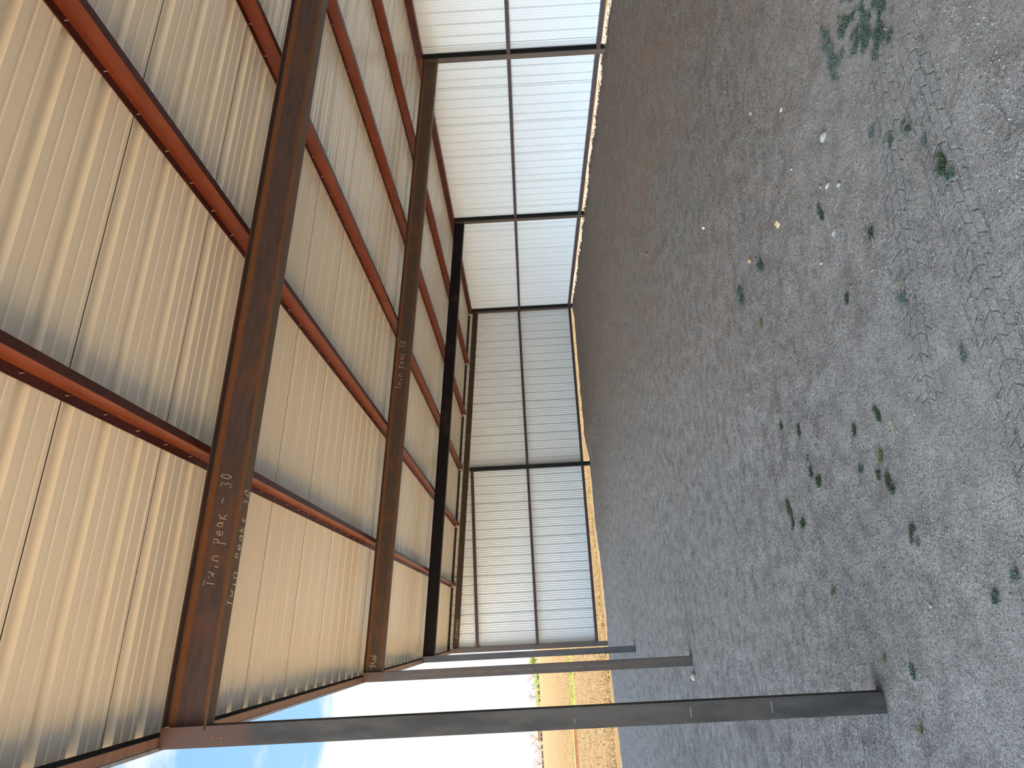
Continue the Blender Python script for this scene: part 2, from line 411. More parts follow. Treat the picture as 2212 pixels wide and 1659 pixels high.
tag(rf, 'cream ribbed metal roof seen from below', 'roof', kind='structure')
WP = 0.2197
wp = [(-0.11, 0)] + ribs(-0.11, XB + 0.02, WP, 0.111 - WP, 0.052, 0.026, (0.27, 0.5, 0.73), 4) + [(XB + 0.02, 0)]
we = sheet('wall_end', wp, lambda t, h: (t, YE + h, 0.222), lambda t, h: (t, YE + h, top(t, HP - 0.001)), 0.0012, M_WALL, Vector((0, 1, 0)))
tag(we, 'white ribbed metal end wall', 'wall', kind='structure')
bp = [(Y0, 0)] + ribs(Y0, YE + 0.02, WP, 8.40 + 0.02, 0.052, 0.026, (0.27, 0.5, 0.73), 4) + [(YE + 0.02, 0)]
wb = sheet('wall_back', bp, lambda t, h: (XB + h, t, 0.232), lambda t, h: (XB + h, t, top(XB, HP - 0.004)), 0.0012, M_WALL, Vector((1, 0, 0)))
tag(wb, 'white ribbed metal long back wall', 'wall', kind='structure')

# ------------------------------------------------------------------ rolled beams
def i_beam(root, length, depth, fw_, tf, tw, mats, rot=None):
    """along local x, top at z = 0; flanges top and bottom, as three parts"""
    web, tfl, bfl = mats
    parts = []
    parts.append(box('top_flange', (0, length, 0, fw_, -tf, 0), tfl, root, 0.0015))
    parts.append(box('web', (0, length, fw_ / 2 - tw / 2, fw_ / 2 + tw / 2, -depth + tf * 0.6, -tf * 0.6), web, root))
    parts.append(box('bottom_flange', (0, length, 0, fw_, -depth, -depth + tf), bfl, root, 0.0015))
    return parts
ANG = math.atan(SL)
def rafter(k, depth, label, mats, h0=0.0, group='steel rafters spanning from the front posts to the back posts'):
    r = empty('rafter', (0.0, YF[k], top(0.0, h0)), (0, ANG, 0))
    L = W / math.cos(ANG)
    i_beam(r, L, depth, 0.1016, 0.008, 0.006, mats)
    tag(r, label, 'beam', group)
    return r
def raf_mats(nm, base, dark, edge, amt, depth, seed, btop=0.021, bbot=0.012):
    zt = -0.012 - btop; zb = -depth + 0.034
    w_ = rust_mat(nm + '_web', base, dark, edge, amt, ((zt, btop), (zb, bbot)), seed)
    t_ = rust_mat(nm + '_top_flange', tuple(c * 0.75 for c in base[:3]) + (1,), dark, edge, amt * 0.5, (), seed + 1)
    b_ = rust_mat(nm + '_bottom_flange', (0.105, 0.090, 0.070, 1), (0.070, 0.062, 0.052, 1), edge, amt * 0.35, ((-depth, 0.004),), seed + 2)
    return (w_, t_, b_)
rA = rafter(1, 0.232, 'nearest rust-streaked brown rafter, with chalk writing on its side and its underside',
            raf_mats('nearest_rafter', (0.088, 0.052, 0.050, 1), (0.052, 0.037, 0.037, 1), ORANGE, 0.9, 0.232, 1.0))
rB = rafter(2, 0.216, 'second rust-edged brown rafter from the viewer, chalked writing at mid span and by its post',
            raf_mats('second_rafter', (0.078, 0.048, 0.034, 1), (0.050, 0.036, 0.026, 1), ORANGE, 0.85, 0.216, 5.0))
rC = rafter(3, 0.205, 'third rafter from the viewer, plain blackish brown without rust streaks',
            raf_mats('third_rafter', (0.012, 0.010, 0.012, 1), (0.008, 0.008, 0.010, 1), (0.07, 0.04, 0.03, 1), 0.0, 0.205, 9.0))
for _c in rC.children: _c.data.materials[0].node_tree.nodes['Principled BSDF'].inputs['Specular IOR Level'].default_value = 0.12
rD = rafter(4, 0.135, 'shallow brown rafter tight against the white end wall',
            raf_mats('end_rafter', (0.070, 0.036, 0.018, 1), (0.048, 0.028, 0.016, 1), (0.12, 0.06, 0.02, 1), 0.2, 0.135, 12.0, 0.01, 0.008), h0=-0.028)

def post(name, x, y, z0, z1, faces, label, mats, group):
    """wide-flange post 0.1016 square; faces 'y' = flanges towards the viewer, 'x' = flanges towards the shed"""
    r = empty(name, (x, y, z0)); s = 0.1016; H = z1 - z0
    fm, wm = mats
    if faces == 'y':
        box('flange', (0, s, 0, 0.009, 0, H), fm, r, 0.0015); box('flange', (0, s, s - 0.009, s, 0, H), fm, r, 0.0015)
        box('web', (s / 2 - 0.0035, s / 2 + 0.0035, 0.009, s - 0.009, 0, H), wm, r)
    else:
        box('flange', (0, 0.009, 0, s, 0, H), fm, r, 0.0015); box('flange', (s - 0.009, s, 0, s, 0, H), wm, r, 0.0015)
        box('web', (0.009, s - 0.009, s / 2 - 0.0035, s / 2 + 0.0035, 0, H), wm, r)
    tag(r, label, 'post', group)
    return r
def post_mat(name, seed, lo, hi, topc, zt, light=(0.21, 0.21, 0.22, 1)):
    M = Mat(name)
    v = M.n('ShaderNodeMapping'); M.l(M.co(), v.inputs[0]); v.inputs['Location'].default_value = (seed, seed, seed); vec = v.outputs[0]
    a = M.noise(3, 6, 0.65, vec=vec, stretch=(3, 3, 0.7)); b = M.noise(150, 4, 0.7, vec=vec); c = M.noise(1.6, 4, 0.6, vec=vec, stretch=(3, 3, 0.8))
    col = M.mix(M.ramp(a, 0.35, 0.65), lo, hi)
    col = M.mix(M.ramp(b, 0.56, 0.72, 0, 0.35), col, light)
    col = M.mix(M.ramp(c, 0.56, 0.74, 0, 0.65), col, (0.110, 0.075, 0.045, 1))
    z = M.sep()[2]
    col = M.mix(M.ramp(M.math('ADD', z, M.math('MULTIPLY', M.noise(9, 4, vec=vec), 0.12)), zt, zt + 0.12, 0, 0.8), col, topc)
    return M.set(col, M.ramp(b, 0.3, 0.7, 0.38, 0.6), 0.15, M.bump(b, 0.3, 0.002), 0.5)
BROWNTOP = (0.135, 0.072, 0.056, 1)
PM1 = post_mat('front_post_steel', 1.1, (0.100, 0.098, 0.094, 1), (0.050, 0.051, 0.052, 1), BROWNTOP, 3.28)
PM2 = post_mat('second_post_steel', 4.1, (0.130, 0.110, 0.100, 1), (0.085, 0.083, 0.083, 1), BROWNTOP, 3.5)
PM3 = post_mat('far_post_steel', 7.7, (0.095, 0.100, 0.108, 1), (0.065, 0.070, 0.076, 1), BROWNTOP, 4.5)
PMW = rust_mat('front_post_web', (0.085, 0.085, 0.085, 1), (0.06, 0.06, 0.062, 1), (0.10, 0.07, 0.05, 1), 0.0, seed=2.2)
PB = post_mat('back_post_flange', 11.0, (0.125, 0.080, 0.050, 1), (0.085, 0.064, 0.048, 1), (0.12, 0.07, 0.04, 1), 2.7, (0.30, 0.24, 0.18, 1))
PB_SHADE = rust_mat('back_post_web', (0.028, 0.034, 0.036, 1), (0.020, 0.026, 0.028, 1), (0.05, 0.04, 0.03, 1), 0.0, seed=6.2)  # recess shade painted into webs, rear flanges and end wall post
s_ = 0.1016
gf = 'steel posts along the open front'
p1 = post('front_post', -s_, YF[1], -0.06, HT, 'y', 'nearest grey steel front post, widest of the row along the open side', (PM1, PMW), gf)
p2 = post('front_post', -s_, YF[2], -0.06, HT, 'y', 'second steel front post, brownish with a pale scuffed line, a stone beside its foot', (PM2, PMW), gf)
p3 = post('front_post', -s_, YF[3], -0.06, HT, 'y', 'third steel front post, slim and dark bluish grey, standing on bare dirt', (PM3, PMW), gf)
p4 = post('front_post', -s_, YF[4], -0.06, HT - 0.02, 'y', 'steel front post at the open end of the white end wall', (PM2, PMW), gf)
gb_ = 'steel posts along the closed back wall'
b2 = post('back_post', W, YF[2], 0.05, HB, 'x', 'nearest back wall post, dark side and rusty brown face', (PB, PB_SHADE), gb_)
b3 = post('back_post', W, YF[3], 0.05, HB, 'x', 'middle back wall post, dark, between nearest post and corner', (PB, PB_SHADE), gb_)
b4 = post('back_post', W, YF[4], 0.05, HB, 'x', 'dark post in the far corner where back wall meets end wall', (PB, PB_SHADE), gb_)
XM = 4.303
em = post('end_wall_post', XM - s_, YF[4], 0.0, top(XM) - 0.185, 'x', 'dark post in the middle of the white end wall', (PB_SHADE, PB_SHADE), None)
box('clip_plate', (0.03, 0.075, 0.045, 0.055, top(XM) - 0.19, top(XM) - 0.145), M_OXIDE, em)
# scuff line and marks on the second post, wax-pencil ticks on the first
bm = bmesh.new(); z = 0.9; prev = None
while z < 3.3:      # one wandering ribbon, wide where the mill scale is rubbed through
    xo = 0.052 + 0.0015 * noise.noise(Vector((0, z * 4, 0))); hw = max(0.0002, 0.0016 * (0.3 + noise.noise(Vector((5, z * 11, 0)))))
    cur = (bm.verts.new((xo - hw, -0.0012, z)), bm.verts.new((xo + hw, -0.0012, z)))
    if prev: bm.faces.new((prev[0], prev[1], cur[1], cur[0]))
    prev = cur; z += 0.012
link('scuff_line', from_bm('scuff_line', bm), M_CHALK, p2)
for z, h in ((0.62, 0.055), (1.03, 0.045), (1.62, 0.02)):
    box('pencil_mark', (0.03, 0.03 + h, -0.001, 0.0004, z, z + 0.0028), M_CHALK, p1)
for k, z in enumerate((3.42, 3.47)):
    bm = bmesh.new(); bmesh.ops.create_icosphere(bm, subdivisions=2, radius=0.0045, matrix=Matrix.Translation((0.045 + k * 0.004, -0.001, z)))
    link('rust_spot', from_bm('rust_spot', bm), flat('bright_rust', (0.45, 0.17, 0.05, 1), 0.8), p1)

# ------------------------------------------------------------------ Z purlins
T = 0.003; FL = 0.048; LIP = 0.006
def screw_mesh():
    bm = bmesh.new()
    bmesh.ops.create_cone(bm, cap_ends=True, segments=8, radius1=0.0008, radius2=0.0026, depth=0.020, matrix=Matrix.Translation((0, 0, -0.010)))
    me = from_bm('screw', bm); me.materials.append(M_SCREW); return me
SCREW = screw_mesh()
def purlin(xw, y0, y1, label, mat=M_OXIDE, laps=(), screws=None):
    """web at x = xw; top flange towards the open side, bottom flange away from it; sheared to the roof slope"""
    r = empty('purlin', (xw, y0, top(xw))); L = y1 - y0
    q = lambda x, z: (x, z - SL * x)
    prism('web', [q(-T, 0), q(0, 0), q(0, HP), q(-T, HP)], 'y', 0, L, mat, r, 24)
    prism('top_flange', [q(-FL, HP - 0.001), q(-FL, HP - LIP), q(-FL + T, HP - LIP), q(-FL + T, HP - T), q(-T, HP - T), q(-T, HP - 0.001)], 'y', 0, L, M_OXIDE_SHADE, r, 24)
    prism('bottom_flange', [q(0, 0), q(0.041, 0), q(0.041, 0.014), q(0.041 - T, 0.014), q(0.041 - T, T), q(0, T)], 'y', 0, L, M_OXIDE_SHADE, r, 24)
    for ly, ll, mm in laps:
        prism('splice_plate', [q(-T - 0.003, 0.004), q(-T, 0.004), q(-T, HP - 0.004), q(-T - 0.003, HP - 0.004)], 'y', ly - y0, ly + ll - y0, mm, r)
    if screws:
        yy = 2.213 + RP * math.ceil((screws[0] - 2.213) / RP)
        while yy < screws[1]:
            s = bpy.data.objects.new('screw', SCREW); COL.objects.link(s); s.parent = r
            s.location = (-0.021, yy - y0, HP - T + SL * 0.021)
            yy += RP
    tag(r, label, 'purlin', 'red oxide roof purlins')
    return r
PX = [1.432, 2.868, 4.300, 5.735, 7.165]
plab = ['first red roof purlin in from the open front, paint scraped along its edge',
        'second red roof purlin in from the open front',
        'third red roof purlin in from the open front, at mid roof',
        'fourth red roof purlin in from the open front',
        'last red roof purlin before the back wall']
plaps = [[(YF[2] - 0.50, 0.5, M_OXIDE)], [(YF[2] - 0.42, 0.42, M_OXIDE), (YF[3] - 0.4, 0.4, M_OXIDE)],
         [(YF[2] - 0.62, 0.62, M_OXIDE_W), (YF[1] - 0.5, 0.5, M_OXIDE)], [(YF[2] - 0.6, 0.6, M_OXIDE)], [(YF[3] - 0.5, 0.5, M_OXIDE)]]
for i, xw in enumerate(PX):
    purlin(xw, Y0 + 0.02, YE - 0.002, plab[i], M_OXIDE_W if i == 0 else M_OXIDE, plaps[i], (0.6, 12.9) if i < 3 else (2, 8.4))

M_OXIDE_D2 = flat('old_red_oxide', (0.085, 0.016, 0.010, 1), 0.4, 0, 0.2, 6)
# eave member along the back wall (C section, web to the inside)
es = empty('eave_strut', (W, Y0 + 0.02, top(W)))
q = lambda x, z: (x, z - SL * x)
Le = YE - Y0 - 0.022
prism('web', [q(0, 0.002), q(T, 0.002), q(T, HP - 0.002), q(0, HP - 0.002)], 'y', 0, Le, M_OXIDE_D2, es, 20)
prism('top_flange', [q(T, HP - T), q(0.08, HP - T), q(0.08, HP - 0.001), q(T, HP - 0.001)], 'y', 0, Le, M_OXIDE, es)
prism('bottom_flange', [q(T, 0.002), q(0.08, 0.002), q(0.08, 0.002 + T), q(T, 0.002 + T)], 'y', 0, Le, M_OXIDE, es)
prism('splice_plate', [q(-0.003, 0.004), q(0, 0.004), q(0, HP - 0.006), q(-0.003, HP - 0.006)], 'y', YF[2] - 0.02 - Y0 - 0.02, YF[2] + 0.42 - Y0 - 0.02, M_OXIDE, es)
tag(es, 'dark red eave member along the top of the back wall', 'beam')
# header along the open front
hd = empty('eave_header', (-0.04, Y0 + 0.02, HT))
_k = Mat('header_web_shade'); M_WEB_SHADE = _k.set(_k.mix(_k.ramp(_k.noise(5, 4), 0.3, 0.7), (0.010, 0.011, 0.015, 1), (0.016, 0.017, 0.022, 1)), 0.85, spec=0.08)  # shade of the inner face painted into the header web
M_HEAD = rust_mat('header_steel', (0.30, 0.175, 0.135, 1), (0.22, 0.125, 0.098, 1), (0.26, 0.15, 0.10, 1), 0.2, seed=8.8, rough=0.4)  # warm bounce light painted into the header flanges
prism('web', [(-0.003, 0.002), (0, 0.002), (0, HP - 0.002), (-0.003, HP - 0.0018)], 'y', 0, YE - Y0 - 0.02, M_WEB_SHADE, hd, 20)
prism('bottom_flange', [(-0.050, 0.002), (-0.003, 0.002), (-0.003, 0.006), (-0.050, 0.006)], 'y', 0, YE - Y0 - 0.02, M_HEAD, hd, 20)
prism('top_flange', [(-0.050, HP - 0.004), (-0.003, HP - 0.004), (-0.003, HP - 0.001), (-0.050, HP - 0.001)], 'y', 0, YE - Y0 - 0.02, M_HEAD, hd)
prism('drip_edge', [(-0.068, -0.006), (-0.0665, -0.006), (-0.0525, 0.0), (-0.051, HP), (-0.0525, HP)], 'y', 0, YE - Y0 - 0.02, M_TRIM, hd)
tag(hd, 'brown steel header along the open front eave, with pale drip edge', 'beam')
# angle under the roof edge at the end wall, cut between the purlins
M_RAKE = rust_mat('rake_angle_steel', (0.040, 0.020, 0.020, 1), (0.028, 0.016, 0.017, 1), (0.05, 0.02, 0.02, 1), 0.0, seed=4.8)
edges = [-0.035] + PX + [W]
rl = ['by the open front corner', 'between the first and second purlins', 'between the second and third purlins', 'between the third and fourth purlins', 'between the fourth and fifth purlins', 'by the back corner']
for i in range(6):
    xa = edges[i] + (0.045 if i else 0.0); xb = edges[i + 1] - 0.045
    o = empty('rake_angle', (xa, YE, top(xa, HP)))
    bm = bmesh.new()
    dz = SL * (xb - xa)
    def slab(y0_, y1_, z0_, z1_):
        v = [bm.verts.new(p) for p in ((0, y0_, z0_), (0, y1_, z0_), (0, y1_, z1_), (0, y0_, z1_), (xb - xa, y0_, z0_ - dz), (xb - xa, y1_, z0_ - dz), (xb - xa, y1_, z1_ - dz), (xb - xa, y0_, z1_ - dz))]
        for f in ((0, 1, 2, 3), (4, 7, 6, 5), (0, 4, 5, 1), (1, 5, 6, 2), (2, 6, 7, 3), (3, 7, 4, 0)): bm.faces.new([v[j] for j in f])
    slab(-0.050, -0.001, -0.005, -0.001); slab(-0.005, -0.001, -0.050, -0.005)
    me = from_bm('rake_angle', bm); bpy.data.objects.remove(o)
    o = link('rake_angle', me, M_RAKE); o.location = (xa, YE, top(xa, HP))
    tag(o, 'dark angle iron atop the end wall, ' + rl[i], 'angle iron', 'rake angles between the purlins')

# ------------------------------------------------------------------ girts (C sections, open side down against the sheets)
def girt(name, axis, a, b, fixed, z0, z1, label, group):
    t = 0.003; d = 0.098
    if axis == 'y':   # along the back wall: inside face at x = fixed
        prof = [(0, 0), (0, z1 - z0), (d, z1 - z0), (d, z1 - z0 - t), (t, z1 - z0 - t), (t, t), (d, t), (d, 0)]
        o = prism(name, prof, 'y', 0, b - a, M_GIRT, None, 12); o.location = (fixed, a, z0)
    else:
        prof = [(0, 0), (0, z1 - z0), (d, z1 - z0), (d, z1 - z0 - t), (t, z1 - z0 - t), (t, t), (d, t), (d, 0)]
        o = prism(name, prof, 'x', 0, b - a, M_GIRT, None, 12); o.location = (a, fixed, z0)
    tag(o, label, 'girt', group); return o
bays = [(Y0 + 0.05, YF[2] - 0.002, 'nearest bay'), (YF[2] + s_ + 0.002, YF[3] - 0.002, 'middle bay'), (YF[3] + s_ + 0.002, YF[4] - 0.002, 'far bay')]
for a, b, nm in bays:
    girt('wall_girt', 'y', a, b, W + 0.002, 1.607, 1.662, 'brown horizontal girt at mid height of the back wall, ' + nm, 'mid height girts')
    girt('bottom_girt', 'y', a, b, W + 0.002, 0.238, 0.300, 'brown bottom girt of the back wall just above the dirt, ' + nm, 'bottom girts')
for a, b, nm in ((0.002, XM - s_ - 0.002, 'open front half'), (XM + 0.002, W - 0.002, 'back corner half')):
    girt('wall_girt', 'x', a, b, YF[4] + 0.002, 1.622, 1.684, 'brown horizontal girt at mid height of the end wall, ' + nm, 'mid height girts')
    girt('bottom_girt', 'x', a, b, YF[4] + 0.002, 0.225, 0.288, 'brown bottom girt of the end wall above the sunlit gap, ' + nm, 'bottom girts')
girt('wall_girt', 'x', 0.002, XM - s_ - 0.002, YF[4] + 0.002, 3.035, 3.105, 'upper girt of the end wall, under the shallow rafter', 'mid height girts')

# ------------------------------------------------------------------ chalk writing
GLY = {  # strokes in a 0..1 box
 'T': ([(0, 1), (1, 0.95)], [(0.5, 0.97), (0.5, 0)]),
 'w': ([(0, .6), (.2, .05), (.5, .4), (.75, .05), (1, .65)],),
 'i': ([(.5, .5), (.5, 0)], [(.47, .78), (.53, .82)]),
 'n': ([(0, 0), (.05, .5), (.45, .62), (.85, .5), (.9, 0)],),
 'P': ([(.2, -.35), (.3, .9)], [(.1, .7), (.35, .98), (.85, .85), (.8, .45), (.3, .35)]),
 'e': ([(.05, .28), (.9, .35), (.7, .62), (.25, .55), (.1, .2), (.45, 0), (.95, .12)],),
 'a': ([(.85, .5), (.4, .62), (.08, .3), (.35, 0), (.8, .2), (.88, .55), (1, 0)],),
 'k': ([(.1, .9), (.1, 0)], [(.85, .75), (.15, .38), (.95, 0)]),
 'K': ([(.1, 1), (.1, 0)], [(.9, .95), (.15, .5), (1, 0)]),
 's': ([(.85, .55), (.4, .65), (.2, .45), (.75, .22), (.5, 0), (.1, .08)],),
 'S': ([(.85, .9), (.4, 1), (.15, .72), (.8, .35), (.55, 0), (.05, .08)],),
 '3': ([(.1, .9), (.5, 1), (.85, .8), (.45, .55), (.9, .3), (.5, -.05), (.0, .05)],),
 '0': ([(.55, 1), (.15, .6), (.25, .1), (.6, 0), (.95, .4), (.85, .9), (.5, 1.05)],),
 '-': ([(0, .45), (.5, .5), (1, .4)],),
 '1': ([(.5, 1), (.5, 0)],),
 'D': ([(.1, 1), (.15, 0)], [(.0, .95), (.7, .85), (.9, .4), (.6, .02), (.1, 0)]),
 'A': ([(0, 0), (.5, 1), (1, 0)], [(.2, .4), (.8, .4)]),
 'B': ([(.1, 1), (.1, 0)], [(.05, .98), (.7, .9), (.65, .6), (.15, .52), (.85, .42), (.8, .08), (.05, 0)]),
 'O': ([(.5, 1), (.08, .6), (.2, .1), (.6, 0), (.95, .45), (.8, .92), (.45, 1)],),
 '(': ([(.7, 1.1), (.3, .7), (.3, .25), (.7, -.1)],),
 ')': ([(.3, 1.1), (.7, .7), (.7, .25), (.3, -.1)],),
 ' ': (),
}
def writing(parent, text, u0, u1, base, h, to3, width=0.0042, jitter=0.05, name='chalk_writing', gap=0.10, mat=None):
    """ribbons of chalk; to3(u, v) places them on the surface"""
    bm = bmesh.new(); n = len(text); step = (u1 - u0) / n; rnd = random.Random(len(text) * 7 + int(base * 1000))
    for i, ch in enumerate(text):
        for st in GLY[ch]:
            pts = []
            for k in range(len(st) - 1):
                for s in range(4):
                    t = s / 4; pts.append((st[k][0] * (1 - t) + st[k + 1][0] * t, st[k][1] * (1 - t) + st[k + 1][1] * t))
            pts.append(st[-1])
            for _ in range(2):
                pts = [pts[0]] + [((pts[j - 1][0] + 2 * pts[j][0] + pts[j + 1][0]) / 4, (pts[j - 1][1] + 2 * pts[j][1] + pts[j + 1][1]) / 4) for j in range(1, len(pts) - 1)] + [pts[-1]]
            uv = [(u0 + (i + 0.08 + 0.66 * p[0] + 0.12 * p[1]) * step, base + h * p[1] + h * jitter * math.sin(i * 2.1)) for p in pts]
            prev = None
            for j, (u, v) in enumerate(uv):
                a = uv[max(0, j - 1)]; b = uv[min(len(uv) - 1, j + 1)]
                d = Vector((b[0] - a[0], b[1] - a[1])); d = d.normalized() if d.length > 0 else Vector((1, 0))
                wq = width * (0.5 if rnd.random() < 0.8 else 0.3)
                pn = (-d.y * wq, d.x * wq)
                va = bm.verts.new(to3(u + pn[0], v + pn[1])); vb = bm.verts.new(to3(u - pn[0], v - pn[1]))
                if prev and noise.noise(Vector((u * 60, v * 60, i * 1.7))) > -0.55 + gap * 3.2: bm.faces.new((prev[0], prev[1], vb, va))
                prev = (va, vb)
    return link(name, from_bm(name, bm), mat or M_CHALK, parent)
yw = 0.0508 - 0.003 - 0.0012
web3 = lambda u, v: (u, yw, v)
writing(rA, 'Twin Peak - 30', 0.70, 1.34, -0.135, 0.062, web3, 0.0040, 0.10, gap=0.045)
writing(rA, 'Twin Peaks 30', 0.60, 1.25, 0.0, 0.070, lambda u, v: (u, 0.088 - v, -0.232 - 0.0012), 0.0048, 0.05, gap=0.03, mat=M_CHALK_B)
writing(rB, 'Twin Peak 30', 3.38, 4.06, -0.125, 0.075, web3, 0.005, 0.08, gap=0.05)
writing(rB, '1DKAB', 0.02, 0.20, -0.125, 0.065, web3, 0.0055)
writing(rD, 'BSS(DAKOTA)', 0.235, 0.66, -0.098, 0.060, web3, 0.008, 0.02)

# ------------------------------------------------------------------ things lying on the floor
def rock(x, y, sx, sy, sz, rotz, color, label, seed, group='loose stones on the dirt'):
    bm = bmesh.new(); bmesh.ops.create_icosphere(bm, subdivisions=3, radius=1.0)
    for v in bm.verts:
        n_ = noise.noise(v.co * 1.3 + Vector((seed, 0, 0))) * 0.28 + noise.noise(v.co * 3 + Vector((0, seed, 0))) * 0.09
        v.co = v.co * (1 + n_)
        v.co = Vector((v.co.x * sx, v.co.y * sy, v.co.z * sz))
    for f in bm.faces: f.smooth = True
    o = link('stone', from_bm('stone', bm), flat('stone_%d' % seed, color, 0.85, 0, 0.25, 60)); o.rotation_euler.z = rotz
    o.location = (x, y, ground_z(x, y) + sz * 0.45)
    tag(o, label, 'stone', group); return o
G1 = (0.22, 0.21, 0.20, 1); G2 = (0.28, 0.26, 0.235, 1)
rock(2.874, 3.292, 0.022, 0.030, 0.016, 0.3, G2, 'rounded pale grey stone with a dark hollow behind it, largest near the tyre prints', 1)
rock(3.392, 3.689, 0.011, 0.020, 0.009, 0.1, (0.34, 0.28, 0.25, 1), 'small pinkish oval stone, right of the tan wood chip', 2)
rock(3.721, 5.618, 0.017, 0.015, 0.012, 0.5, (0.60, 0.56, 0.50, 1), 'bright white pebble alone on the brown dirt', 3)
rock(2.876, 4.694, 0.020, 0.018, 0.013, 1.0, (0.42, 0.25, 0.12, 1), 'orange-tan pebble beside a line of low weeds', 4)
rock(4.855, 8.097, 0.026, 0.030, 0.016, 0.4, (0.10, 0.12, 0.135, 1), 'flat bluish slate stone far out on the brown dirt', 5)
rock(2.271, 3.624, 0.012, 0.012, 0.008, 0.0, G2, 'cream pebble in a patch of coarse gravel', 6)
rock(2.968, 3.713, 0.008, 0.010, 0.007, 0.0, G2, 'tiny pale pebble between the pinkish stone and the grey stone pair', 7)
rock(2.602, 3.361, 0.010, 0.022, 0.009, 0.2, G2, 'pale elongated stone of a close pair by the tyre prints', 8)
rock(2.530, 3.241, 0.013, 0.020, 0.010, -0.2, G1, 'grey oval stone of a close pair by the tyre prints', 9)
rock(2.645, 3.432, 0.008, 0.010, 0.006, 0.0, G2, 'small white stone next to a grey-green weed', 10)
rock(2.340, 3.410, 0.012, 0.024, 0.010, 0.5, G1, 'grey broken stone at the edge of the gravel patch', 11)
rock(-0.205, 8.471, 0.040, 0.045, 0.030, 0.8, (0.38, 0.33, 0.28, 1), 'pale fist-sized stone on the dirt beside the second front post', 12)
rock(4.30, 4.55, 0.022, 0.012, 0.008, 0.5, G1, 'flat grey stone on brown dirt, farthest right', 13)
rock(3.75, 4.15, 0.013, 0.013, 0.009, 0.0, (0.38, 0.33, 0.26, 1), 'creamy ring-shaped pebble on brown dirt', 14)
rock(0.40, 3.30, 0.009, 0.009, 0.006, 0.0, G2, 'white pebble left of the dark green weed near the front', 15)
# tan wood offcut
wd = flat('raw_pine', (0.62, 0.44, 0.22, 1), 0.8, 0, 0.2, 40)
bm = bmesh.new()
for dx in (-0.009, 0.009):
    box_bm(bm, dx - 0.0085, dx + 0.0085, -0.018, 0.018, 0.0, 0.012)
ch = link('wood_chip', from_bm('wood_chip', bm), wd); ch.location = (2.80, 4.068, ground_z(2.8, 4.068)); ch.rotation_euler = (0.15, -0.2, 0.35)
tag(ch, 'small square tan offcut of wood lying on the dirt', 'wood chip')

# straws
M_STRAW = flat('dry_straw', (0.42, 0.34, 0.20, 1), 0.8, 0, 0.1)
def tube_bm(bm, pts, r, seg=5):
    prev = None
    for i, p in enumerate(pts):
        a = Vector(pts[max(0, i - 1)]); b = Vector(pts[min(len(pts) - 1, i + 1)]); d = (b - a).normalized()
        s = d.cross(Vector((0, 0, 1))); s = s.normalized() if s.length > 1e-4 else Vector((1, 0, 0)); t = s.cross(d)
        rr = r[i] if isinstance(r, (list, tuple)) else r
        ring = [bm.verts.new(Vector(p) + (s * math.cos(2 * math.pi * k / seg) + t * math.sin(2 * math.pi * k / seg)) * rr) for k in range(seg)]
        if prev:
            for k in range(seg): bm.faces.new((prev[k], prev[(k + 1) % seg], ring[(k + 1) % seg], ring[k]))
        else: bm.faces.new(ring)
        prev = ring
    bm.faces.new(prev[::-1])
def straw(x, y, L, ang, bend, label, r=0.0016):
    bm = bmesh.new(); pts = []
    for k in range(7):
        t = k / 6 - 0.5; px_, py_ = t * L, bend * (t * t - 0.25) * L
        X = x + px_ * math.cos(ang) - py_ * math.sin(ang); Y = y + px_ * math.sin(ang) + py_ * math.cos(ang)
        pts.append((X - x, Y - y, ground_z(X, Y) - ground_z(x, y) + 0.004 + 0.004 * (k % 2)))
    tube_bm(bm, pts, r)
    o = link('straw', from_bm('straw', bm), M_STRAW); o.location = (x, y, ground_z(x, y))
    tag(o, label, 'straw', 'dry straws scattered on the dirt'); return o
straw(2.86, 2.56, 0.10, 0.5, 0.6, 'curved yellow straw lying in the green weed patch', 0.002)
straw(2.27, 2.67, 0.13, 0.1, 0.2, 'thin brown straw across the tyre prints, nearest the weed patch')
straw(2.10, 3.05, 0.12, -0.1, 0.1, 'long thin brown straw beside the tyre prints')
straw(1.94, 3.10, 0.06, 1.2, 0.3, 'short pale straw above the bent straw by the grey weed')
straw(1.78, 2.95, 0.07, 0.1, 0.4, 'bent cream straw by the grey-green weed', 0.002)
straw(1.21, 3.27, 0.075, 0.0, 0.2, 'thick cream splinter of straw on open grey dirt', 0.0028)
straw(1.03, 3.52, 0.09, 0.15, -0.2, 'thin straw running through the dark green weeds')
straw(0.30, 3.36, 0.05, 0.5, 0.1, 'short white straw on the grey dirt near the first post')
straw(2.95, 3.38, 0.04, 1.0, 0.0, 'short yellow straw beside the big rounded stone')

